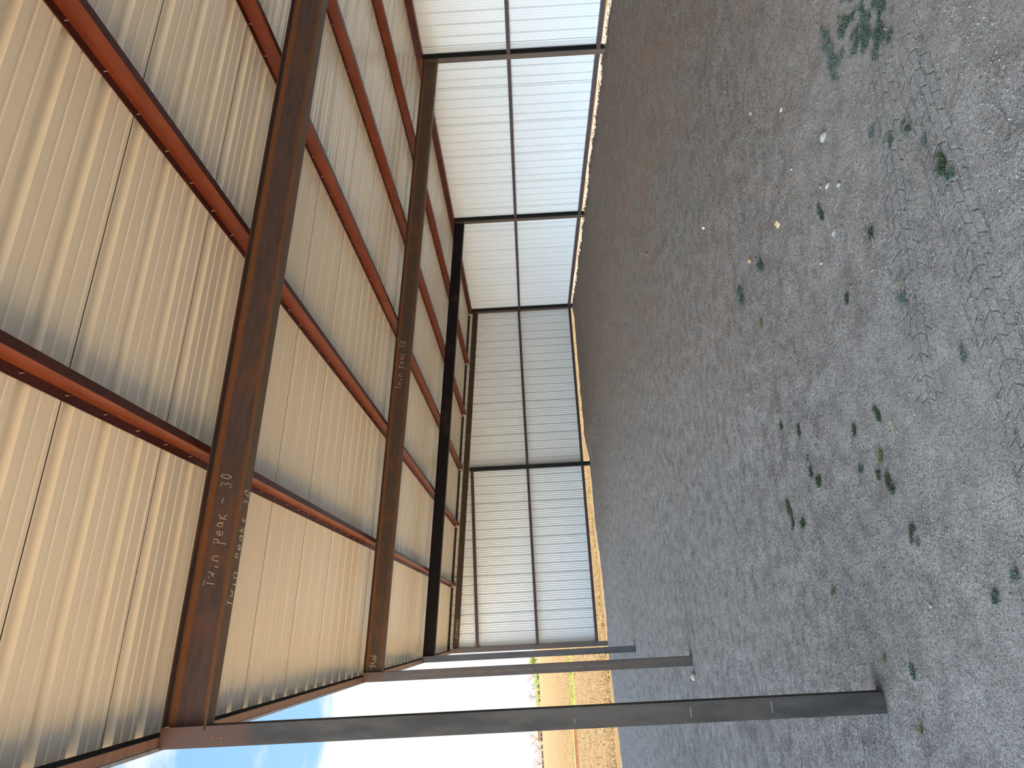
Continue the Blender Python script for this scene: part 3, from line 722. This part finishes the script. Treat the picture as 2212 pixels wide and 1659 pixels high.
# weeds
def leaf_mat(name, a, b):
    M = Mat(name); n = M.noise(35, 3)
    return M.set(M.mix(M.ramp(n, 0.3, 0.7), a, b), 0.7, spec=0.3)
LM = {'dark': leaf_mat('dark_green_leaf', (0.028, 0.050, 0.022, 1), (0.060, 0.095, 0.040, 1)),
      'grey': leaf_mat('grey_green_leaf', (0.075, 0.105, 0.085, 1), (0.17, 0.21, 0.18, 1)),
      'moss': leaf_mat('yellow_green_leaf', (0.13, 0.15, 0.045, 1), (0.20, 0.21, 0.07, 1)),
      'emer': leaf_mat('blue_green_leaf', (0.035, 0.065, 0.042, 1), (0.120, 0.165, 0.130, 1))}
def leaf(bm, base, dirv, L, wd_, rise):
    side = Vector((-dirv.y, dirv.x, 0)); pts = []
    for k in range(5):
        t = k / 4; c = base + dirv * L * t + Vector((0, 0, rise * math.sin(t * 2.2)))
        pts.append((c, wd_ * math.sin(0.25 + t * 2.75)))
    prev = None
    for c, w_ in pts:
        l_ = bm.verts.new(c - side * w_ + Vector((0, 0, w_ * 0.4))); mid_ = bm.verts.new(c); r_ = bm.verts.new(c + side * w_ + Vector((0, 0, w_ * 0.4)))
        if prev: bm.faces.new((prev[0], prev[1], mid_, l_)); bm.faces.new((prev[1], prev[2], r_, mid_))
        prev = (l_, mid_, r_)
def weed(x, y, ln, wdt, kind, label, n=None, ang=0.0, name='weed', group='small weeds in the dirt', kindtag=None, sz=1.0):
    bm = bmesh.new(); rnd = random.Random(int(x * 1000) + int(y * 77)); n = n or int(26 + 15000 * ln * wdt)
    z0 = ground_z(x, y)
    for _ in range(n):
        a = rnd.uniform(0, 2 * math.pi); r_ = math.sqrt(rnd.random())
        px_, py_ = ln / 2 * r_ * math.cos(a), wdt / 2 * r_ * math.sin(a)
        X = px_ * math.cos(ang) - py_ * math.sin(ang); Y = px_ * math.sin(ang) + py_ * math.cos(ang)
        if kindtag and noise.noise(Vector(((x + X) * 12, (y + Y) * 12, 7.0))) < 0.16 * (r_ * 2 - 1) - 0.04: continue
        if noise.noise(Vector(((x + X) * 22, (y + Y) * 22, 3.0))) < -0.08 - 0.30 * (1 - r_): continue
        zb = ground_z(x + X, y + Y) - z0
        for k in range(rnd.choice((2, 3, 4))):
            b = rnd.uniform(0, 2 * math.pi); d = Vector((math.cos(b), math.sin(b), 0))
            leaf(bm, Vector((X, Y, zb + 0.001)), d, rnd.uniform(0.006, 0.016) * sz, rnd.uniform(0.0009, 0.0019) * sz, rnd.uniform(0.002, 0.013) * sz)
    o = link(name, from_bm(name, bm), LM[kind]); o.location = (x, y, z0)
    tag(o, label, 'weed', group, kindtag); return o
WEEDS = [
 (2.081, 2.455, 0.11, 0.06, 'dark', 'dark mossy weed clump at the edge of the tyre prints', 0.2),
 (2.00, 2.42, 0.05, 0.06, 'emer', 'blue-green tuft touching the dark mossy clump', 0.0),
 (2.379, 2.587, 0.08, 0.09, 'emer', 'blue-green weed rosette between the two tyre tracks', 0.3),
 (2.413, 2.74, 0.09, 0.06, 'emer', 'bright green weed clump on the farther tyre track', 0.2),
 (2.25, 2.52, 0.07, 0.03, 'grey', 'narrow grey-green weed right of the dark mossy clump', 0.1),
 (2.55, 2.86, 0.05, 0.05, 'grey', 'small grey-green weed below the big weed patch', 0.1),
 (2.732, 4.995, 0.20, 0.11, 'emer', 'green weed strip, lower end of the line by the orange-tan pebble', 0.5),
 (2.751, 4.513, 0.18, 0.08, 'emer', 'green weed strip touching the orange-tan pebble', 0.6),
 (1.018, 4.737, 0.22, 0.07, 'dark', 'long dark green weed clump, tallest on the open grey dirt', 0.1),
 (0.93, 4.55, 0.06, 0.06, 'dark', 'small dark weed close beside the long dark clump', 0.1),
 (1.129, 4.204, 0.07, 0.06, 'dark', 'dark green oval weed, lower of a close pair', 0.0),
 (1.226, 4.290, 0.17, 0.035, 'dark', 'slim dark weed line above the oval weed', 0.1),
 (1.106, 3.445, 0.07, 0.04, 'moss', 'yellow-green weed streak beside a straw', 0.1),
 (1.30, 3.38, 0.10, 0.05, 'dark', 'dark weed clump at the top of the straw-lined weeds', 0.5),
 (0.965, 3.400, 0.14, 0.06, 'dark', 'dark drooping grass clump below the straw-lined weeds', 0.4),
 (1.02, 3.50, 0.05, 0.04, 'dark', 'round dark weed left of the drooping grass clump', 0.0),
 (1.30, 3.64, 0.09, 0.03, 'dark', 'thin dark weed with a shadowed tip on grey dirt', 0.0),
 (1.477, 4.334, 0.11, 0.035, 'dark', 'upright dark weed on open grey dirt, right of a near twin', 0.0),
 (1.588, 4.624, 0.06, 0.04, 'dark', 'squat dark weed, left twin on open grey dirt', 0.0),
 (1.09, 3.66, 0.05, 0.05, 'emer', 'small blue-green weed under the thin dark weed', 0.0),
 (0.70, 3.29, 0.10, 0.08, 'dark', 'round dense dark green weed alone near the front', 0.0),
 (0.117, 3.586, 0.11, 0.05, 'emer', 'leafy green weed just beyond the foot of the nearest post', 0.0),
 (0.165, 3.84, 0.05, 0.03, 'moss', 'little moss tuft at the foot of the nearest post', 0.0),
 (0.50, 4.307, 0.04, 0.04, 'moss', 'tiny yellow-green sprig on grey dirt', 0.0),
 (1.723, 2.931, 0.10, 0.07, 'grey', 'grey-green thistle-like weed on the tyre track', 0.2),
 (1.66, 2.86, 0.05, 0.03, 'dark', 'dark weed under the thistle-like weed', 0.2),
 (2.511, 3.485, 0.12, 0.04, 'dark', 'upright mossy weed beside the close pair of stones', 0.1),
 (0.418, 2.829, 0.05, 0.04, 'emer', 'faint green sprig at the near edge of the dirt', 0.0),
 (0.493, 2.688, 0.05, 0.05, 'grey', 'grey-green tuft at the near left corner', 0.0),
 (1.31, 2.62, 0.10, 0.03, 'grey', 'grey weed strip in the lower tyre prints', 0.0),
 (-0.12, 3.62, 0.06, 0.03, 'moss', 'yellow-green tuft left of the nearest post foot', 0.0),
 (2.354, 4.671, 0.05, 0.04, 'moss', 'yellowish sprig between the long weed strip and the coarse gravel', 0.0),
 (1.95, 3.43, 0.06, 0.04, 'dark', 'small dark weed on the open floor left of the gravel patch', 0.0),
 (2.12, 3.05, 0.06, 0.035, 'dark', 'dark sprig on grey dirt above the tyre tracks', 0.0),
]
for x, y, ln, wdt, kd, lb, an in WEEDS:
    weed(x, y, ln, wdt, kd, lb, None, an)
weed(3.03, 2.70, 0.62, 0.36, 'emer', 'large low blue-green weed patch at the near right edge of the floor', 3600, 0.55, 'weed_patch', 'weed patches', 'stuff')
weed(3.20, 3.02, 0.42, 0.20, 'grey', 'thinner grey-green weed patch beside the large patch', 1300, 0.2, 'weed_patch', 'weed patches', 'stuff')
weed(1.537, 13.2, 0.9, 1.6, 'emer', 'faint green growth far down the dirt floor', 160, 0, 'weed_patch', 'weed patches', 'stuff', 1.6)

# loose clods and gravel, far too many to count
def scatter(name, n, area, smin, smax, color, label, seed):
    rnd = random.Random(seed); verts = []; faces = []
    base = [(1, 0, 0), (-1, 0, 0), (0, 1, 0), (0, -1, 0), (0, 0, 1), (0, 0, -1)]
    tri = [(0, 2, 4), (2, 1, 4), (1, 3, 4), (3, 0, 4), (2, 0, 5), (1, 2, 5), (3, 1, 5), (0, 3, 5)]
    for _ in range(n):
        x, y = area(rnd); s = smin + (smax - smin) * rnd.random() ** 3; z = ground_z(x, y); o = len(verts); r = rnd.uniform(0, 6.28)
        for b in base:
            j = rnd.uniform(0.6, 1.2) * s; bx, by = b[0] * math.cos(r) - b[1] * math.sin(r), b[0] * math.sin(r) + b[1] * math.cos(r)
            verts.append((x + bx * j, y + by * j, z + (b[2] * 0.6 + 0.2) * j))
        faces += [tuple(o + i for i in t) for t in tri]
    me = bpy.data.meshes.new(name); me.from_pydata(verts, [], faces); me.update()
    o = link(name, me, color); tag(o, label, 'gravel', kind='stuff'); return o
def near_area(r):
    y = 2.0 + 5.0 * r.random() ** 1.6; return r.uniform(-0.9, 1.2 + y * 0.75), y
M_GRAV = Mat('loose_gravel'); _v = M_GRAV.noise(60, 2); M_GRAV = M_GRAV.set(M_GRAV.mix(M_GRAV.ramp(_v, 0.35, 0.65), (0.10, 0.092, 0.085, 1), (0.36, 0.33, 0.29, 1)), 0.9)
scatter('loose_gravel', 26000, near_area, 0.0018, 0.0070, M_GRAV, 'fine loose gravel and crumbs of soil over the near floor', 3)
def berm_area(r): return 8.72 + r.uniform(-0.14, 0.14), r.uniform(6, 17.6)
M_CLOD = flat('dark_clod', (0.17, 0.155, 0.135, 1), 0.95, 0, 0.3, 30)
scatter('soil_clods', 1500, berm_area, 0.008, 0.035, M_CLOD, 'dark clods of soil heaped under the bottom edge of the back wall', 5)

# ------------------------------------------------------------------ beyond the shed
def stubble(name, n, ya, yb, smin, smax, mat, label, seed, bias=1.0):
    rnd = random.Random(seed); verts = []; faces = []
    for _ in range(n):
        y = ya + (yb - ya) * rnd.random() ** bias
        x = rnd.uniform(-1.5 - 0.20 * y, 0.6) if rnd.random() < 0.8 else rnd.uniform(0.0, 9.5)
        if x > 0.6: y = rnd.uniform(18.6, 24.5)
        if y < 32: y = round(y / 0.76) * 0.76 + rnd.gauss(0, 0.09)      # drilled rows
        if y < 18.25 + 0.28 * min(0, x): continue
        if abs(y - 35.4) < 0.75 and x < -2.4: continue
        s = rnd.uniform(smin, smax); k = len(verts)
        for c in range(5):
            a = rnd.uniform(0, 6.28); r = s * rnd.uniform(0.2, 0.9); hh = s * rnd.uniform(0.5, 1.3)
            p = Vector((x + r * math.cos(a), y + r * math.sin(a), -0.01)); w_ = s * 0.22; d = Vector((math.cos(a + 1.3), math.sin(a + 1.3), 0)) * w_
            q = p + Vector((rnd.uniform(-.5, .5) * s, rnd.uniform(-.5, .5) * s, hh)); k = len(verts)
            verts += [tuple(p - d), tuple(p + d), tuple(q), tuple(p + Vector((-d.y, d.x, 0)))]
            faces += [(k, k + 1, k + 2), (k + 1, k + 3, k + 2), (k + 3, k, k + 2)]
    me = bpy.data.meshes.new(name); me.from_pydata(verts, [], faces); me.update()
    o = link(name, me, mat); tag(o, label, 'stubble', kind='stuff'); return o
stubble('stubble', 9000, 18.0, 75, 0.025, 0.065, flat('cut_straw', (0.36, 0.245, 0.11, 1), 0.9, 0, 0.2, 3), 'cut straw stubble standing in the sunlit field', 1, 1.5)
stubble('soil_clumps', 2000, 18.0, 60, 0.02, 0.055, flat('dark_field_soil', (0.13, 0.085, 0.045, 1), 0.95, 0, 0.2, 3), 'dark clumps of soil between the stubble rows', 2, 1.7)
stubble('green_regrowth', 1500, 36.2, 41.0, 0.035, 0.075, leaf_mat('field_green', (0.24, 0.25, 0.04, 1), (0.32, 0.32, 0.07, 1)), 'yellow-green regrowth in a strip across the field', 3, 1.0)
# long painted steel beam lying in the field
M_FB = flat('orange_primed_steel', (0.85, 0.42, 0.22, 1), 0.6, 0, 0.15, 3)
lb = empty('steel_beam', (-3.75, 35.4, 0.0), (0, 0, math.radians(-2)))
box('bottom_flange', (-9.0, 0.0, -0.10, 0.10, 0.0, 0.02), M_FB, lb); box('web', (-9.0, 0.0, -0.012, 0.012, 0.02, 0.14), M_FB, lb); box('top_flange', (-9.0, 0.0, -0.10, 0.10, 0.14, 0.16), M_FB, lb)
tag(lb, 'long orange-red steel beam lying out in the stubble field', 'steel beam')

def az_pt(az_deg, dist):
    a = math.radians(az_deg); return CX + dist * math.sin(a), dist * math.cos(a)
M_TRUNK = flat('bare_bark', (0.20, 0.165, 0.14, 1), 0.9, 0, 0.2, 4)
M_TWIG = flat('bare_twigs', (0.34, 0.27, 0.22, 1), 0.9, 0, 0.2, 2)
def translucent(m):
    t = m.node_tree; b = t.nodes['Principled BSDF']; o = t.nodes['Material Output']
    tr = t.nodes.new('ShaderNodeBsdfTranslucent'); mx = t.nodes.new('ShaderNodeMixShader'); mx.inputs[0].default_value = 0.5
    src = b.inputs['Base Color'].links[0].from_socket; t.links.new(src, tr.inputs[0])
    t.links.new(b.outputs[0], mx.inputs[1]); t.links.new(tr.outputs[0], mx.inputs[2]); t.links.new(mx.outputs[0], o.inputs[0]); return m
M_BUSHG = leaf_mat('distant_leaves', (0.28, 0.36, 0.08, 1), (0.44, 0.50, 0.15, 1))
M_BUSHB = flat('distant_dry_brush', (0.50, 0.40, 0.31, 1), 0.9, 0, 0.2, 2)
translucent(M_BUSHG); translucent(M_BUSHB)
def bare_tree(az_deg, dist, H, label, seed):
    x, y = az_pt(az_deg, dist); rnd = random.Random(seed)
    r = empty('bare_tree', (x, y, 0)); bt = bmesh.new(); bb = bmesh.new()
    tube_bm(bt, [(0, 0, 0), (0.05 * H, 0, 0.2 * H), (0.02 * H, 0, 0.45 * H)], [0.05 * H, 0.035 * H, 0.025 * H])
    def branch(p, d, L, rad, depth):
        q_ = p + d * L * 0.5 + Vector((rnd.uniform(-.1, .1), rnd.uniform(-.1, .1), 0.03)) * L; e = p + d * L
        tube_bm(bb, [tuple(p), tuple(q_), tuple(e)], [rad, rad * 0.8, rad * 0.5], 4)
        if depth:
            for _ in range(3):
                nd = (d + Vector((rnd.uniform(-.9, .9), rnd.uniform(-.9, .9), rnd.uniform(-.1, .7)))).normalized()
                branch(p + d * L * rnd.uniform(0.5, 1.0), nd, L * rnd.uniform(0.5, 0.75), rad * 0.6, depth - 1)
    for k in range(5):
        a = k * 1.26 + rnd.random(); branch(Vector((0.02 * H, 0, H * rnd.uniform(0.25, 0.45))), Vector((math.cos(a) * 0.9, math.sin(a) * 0.9, 0.8)).normalized(), H * 0.32, 0.016 * H, 3)
    link('trunk', from_bm('trunk', bt), M_TRUNK, r); link('branches', from_bm('branches', bb), M_TWIG, r)
    tag(r, label, 'tree', 'trees along the far edge of the field'); return r
def crown_bm(bm, cx, cz, rx, rz, n, rnd, s):
    for _ in range(n):
        a = rnd.uniform(0, 6.28); e = rnd.uniform(-1, 1); rr = rnd.random() ** 0.4
        p = Vector((cx + rx * rr * math.cos(a) * math.sqrt(1 - e * e), rx * rr * math.sin(a) * math.sqrt(1 - e * e), cz + rz * rr * e))
        u = Vector((rnd.uniform(-1, 1), rnd.uniform(-1, 1), rnd.uniform(-1, 1))).normalized() * s; v = u.orthogonal().normalized() * s * 0.7
        bm.faces.new([bm.verts.new(p + q_) for q_ in (u, v, -u, -v)])
def leafy_tree(az_deg, dist, H, wd_, label, seed, mat=None, name='leafy_tree', trunk=True):
    x, y = az_pt(az_deg, dist); rnd = random.Random(seed); r = empty(name, (x, y, 0))
    bm = bmesh.new()
    for k in range(6):
        crown_bm(bm, rnd.uniform(-0.35, 0.35) * wd_, H * rnd.uniform(0.35, 0.72), wd_ * 0.26, H * 0.26, 260, rnd, H * 0.030)
    link('crown', from_bm('crown', bm), mat or M_BUSHG, r)
    if trunk:
        bt = bmesh.new(); tube_bm(bt, [(0, 0, 0), (0, 0, H * 0.5)], [0.035 * H, 0.02 * H]); link('trunk', from_bm('trunk', bt), M_TRUNK, r)
    tag(r, label, 'tree', 'trees along the far edge of the field'); return r
leafy_tree(-2.35, 350, 5.2, 5.0, 'round green leafy tree between the two farthest posts', 1)
leafy_tree(-1.35, 350, 3.2, 4.0, 'low green tree seen in the slit beside the end wall corner', 2)
bare_tree(-3.55, 352, 6.62, 'bare tree just left of the second front post', 3)
leafy_tree(-3.75, 347, 3.2, 5.0, 'yellow-green bushy tree under the bare tree left of the second post', 4)
bare_tree(-4.25, 352, 4.86, 'small bare tree between the two bigger bare ones', 5)
bare_tree(-4.95, 352, 6.62, 'bare tree close to the right edge of the nearest post', 6)
bare_tree(-7.75, 352, 7.02, 'bare tree beside the red-roofed building', 8)
bare_tree(-8.35, 352, 5.13, 'bare tree with pale brush left of the red-roofed building', 9)
bare_tree(-9.35, 352, 5.94, 'bare tree at the far left end of the tree line', 10)
def brush(az0, az1, dist, H, mat, label, seed, name='hedgerow'):
    x0, y0 = az_pt(az0, dist); x1, y1 = az_pt(az1, dist); rnd = random.Random(seed); bm = bmesh.new(); L = math.hypot(x1 - x0, y1 - y0)
    n = int(L / 0.8)
    for k in range(n):
        t = (k + 0.5) / n; hh = H * (0.75 + 0.35 * noise.noise(Vector((k * 0.35, seed, 0)))); cx = (x1 - x0) * t; cy = (y1 - y0) * t
        for _ in range(44):
            p = Vector((cx + rnd.uniform(-.6, .6), cy + rnd.uniform(-.8, .8), rnd.random() ** 0.8 * hh)); u = Vector((rnd.uniform(-1, 1), rnd.uniform(-1, 1), rnd.uniform(-1, 1))).normalized() * 0.22; v = u.orthogonal().normalized() * 0.16
            bm.faces.new([bm.verts.new(p + q_) for q_ in (u, v, -u, -v)])
    o = link(name, from_bm(name, bm), mat); o.location = (x0, y0, 0); tag(o, label, 'hedge', kind='stuff'); return o
brush(-2.9, -5.6, 343, 2.9, M_BUSHG, 'strip of green brush on the skyline between the first two posts', 1)
brush(-3.0, -5.6, 366, 4.0, M_BUSHB, 'band of pale bare brush behind the green strip', 2)
brush(-7.9, -12.5, 375, 4.6, M_BUSHB, 'band of pale bare brush on the skyline left of the nearest post', 3)
# farm building with a red roof
bx_, by_ = az_pt(-7.3, 364)
fb = empty('farm_building', (bx_, by_, 0))
box('wall', (-3.4, 3.0, -3, 3, 0, 2.1), flat('tan_siding', (0.58, 0.42, 0.30, 1), 0.8), fb)
bm = bmesh.new(); pr = [(-3.4, 2.1), (3.4, 2.1), (0, 4.0)]
ra = [bm.verts.new((-3.8, p[0], p[1])) for p in pr]; rb_ = [bm.verts.new((3.4, p[0], p[1])) for p in pr]
for i in range(3): bm.faces.new((ra[i], ra[(i + 1) % 3], rb_[(i + 1) % 3], rb_[i]))
bm.faces.new(ra); bm.faces.new(rb_[::-1])
link('roof', from_bm('roof', bm), flat('red_roof', (0.55, 0.20, 0.12, 1), 0.7), fb)
tag(fb, 'low tan farm building with a faded red roof on the skyline', 'building')
# dark cattle at the far edge of the field
M_COW = flat('black_hide', (0.022, 0.022, 0.035, 1), 0.8)
def cow(az_deg, dist, sc, head, label):
    x, y = az_pt(az_deg, dist); bm = bmesh.new()
    tube_bm(bm, [(-0.95, 0, 1.0), (-0.7, 0, 1.05), (-0.2, 0, 0.98), (0.35, 0, 1.0), (0.75, 0, 1.08), (0.95, 0, 1.1)], [0.22, 0.36, 0.42, 0.40, 0.33, 0.2], 8)
    hp = [(0.8, 0, 1.15), (1.15, 0, 0.85 if head else 1.4), (1.4, 0, 0.35 if head else 1.45), (1.6, 0, 0.2 if head else 1.3)]
    tube_bm(bm, hp, [0.22, 0.16, 0.15, 0.09], 7)
    for lx in (-0.72, 0.68):
        for ly in (-0.18, 0.18): tube_bm(bm, [(lx, ly, 0.85), (lx + 0.04, ly, 0.45), (lx, ly, 0.0)], [0.13, 0.075, 0.06], 6)
    tube_bm(bm, [(-0.98, 0, 1.15), (-1.06, 0, 0.8), (-1.05, 0, 0.45)], [0.04, 0.03, 0.05], 5)
    for f in bm.faces: f.smooth = True
    o = link('cow', from_bm('cow', bm), M_COW); o.location = (x, y, 0); o.scale = (sc, sc, sc); o.rotation_euler.z = 0 if head else math.pi
    tag(o, label, 'cow', 'dark cattle on the far edge of the field'); return o
for a, d, hd_, lb_ in ((-2.75, 300, 1, 'black cow grazing beside the green tree between the far posts'), (-3.6, 290, 0, 'black cow nearest the second front post'),
                   (-4.22, 285, 1, 'black cow grazing midway between the first two posts'), (-4.68, 280, 1, 'black cow grazing, lone, nearest the viewer'),
                   (-5.15, 288, 0, 'black cow against the right edge of the nearest post'), (-7.45, 300, 1, 'black cow in front of the red-roofed building'),
                   (-7.75, 296, 0, 'black cow just left of the red-roofed building'), (-8.2, 280, 0, 'black cow lone left of the building group'),
                   (-8.65, 285, 1, 'black cow of the leftmost herd, grazing on its right side'), (-8.85, 282, 0, 'black cow of the leftmost herd, head up'),
                   (-9.2, 286, 1, 'black cow farthest left but one'), (-9.5, 284, 0, 'black cow at the far left of the field')):
    cow(a, d + 45, 0.62, hd_, lb_)
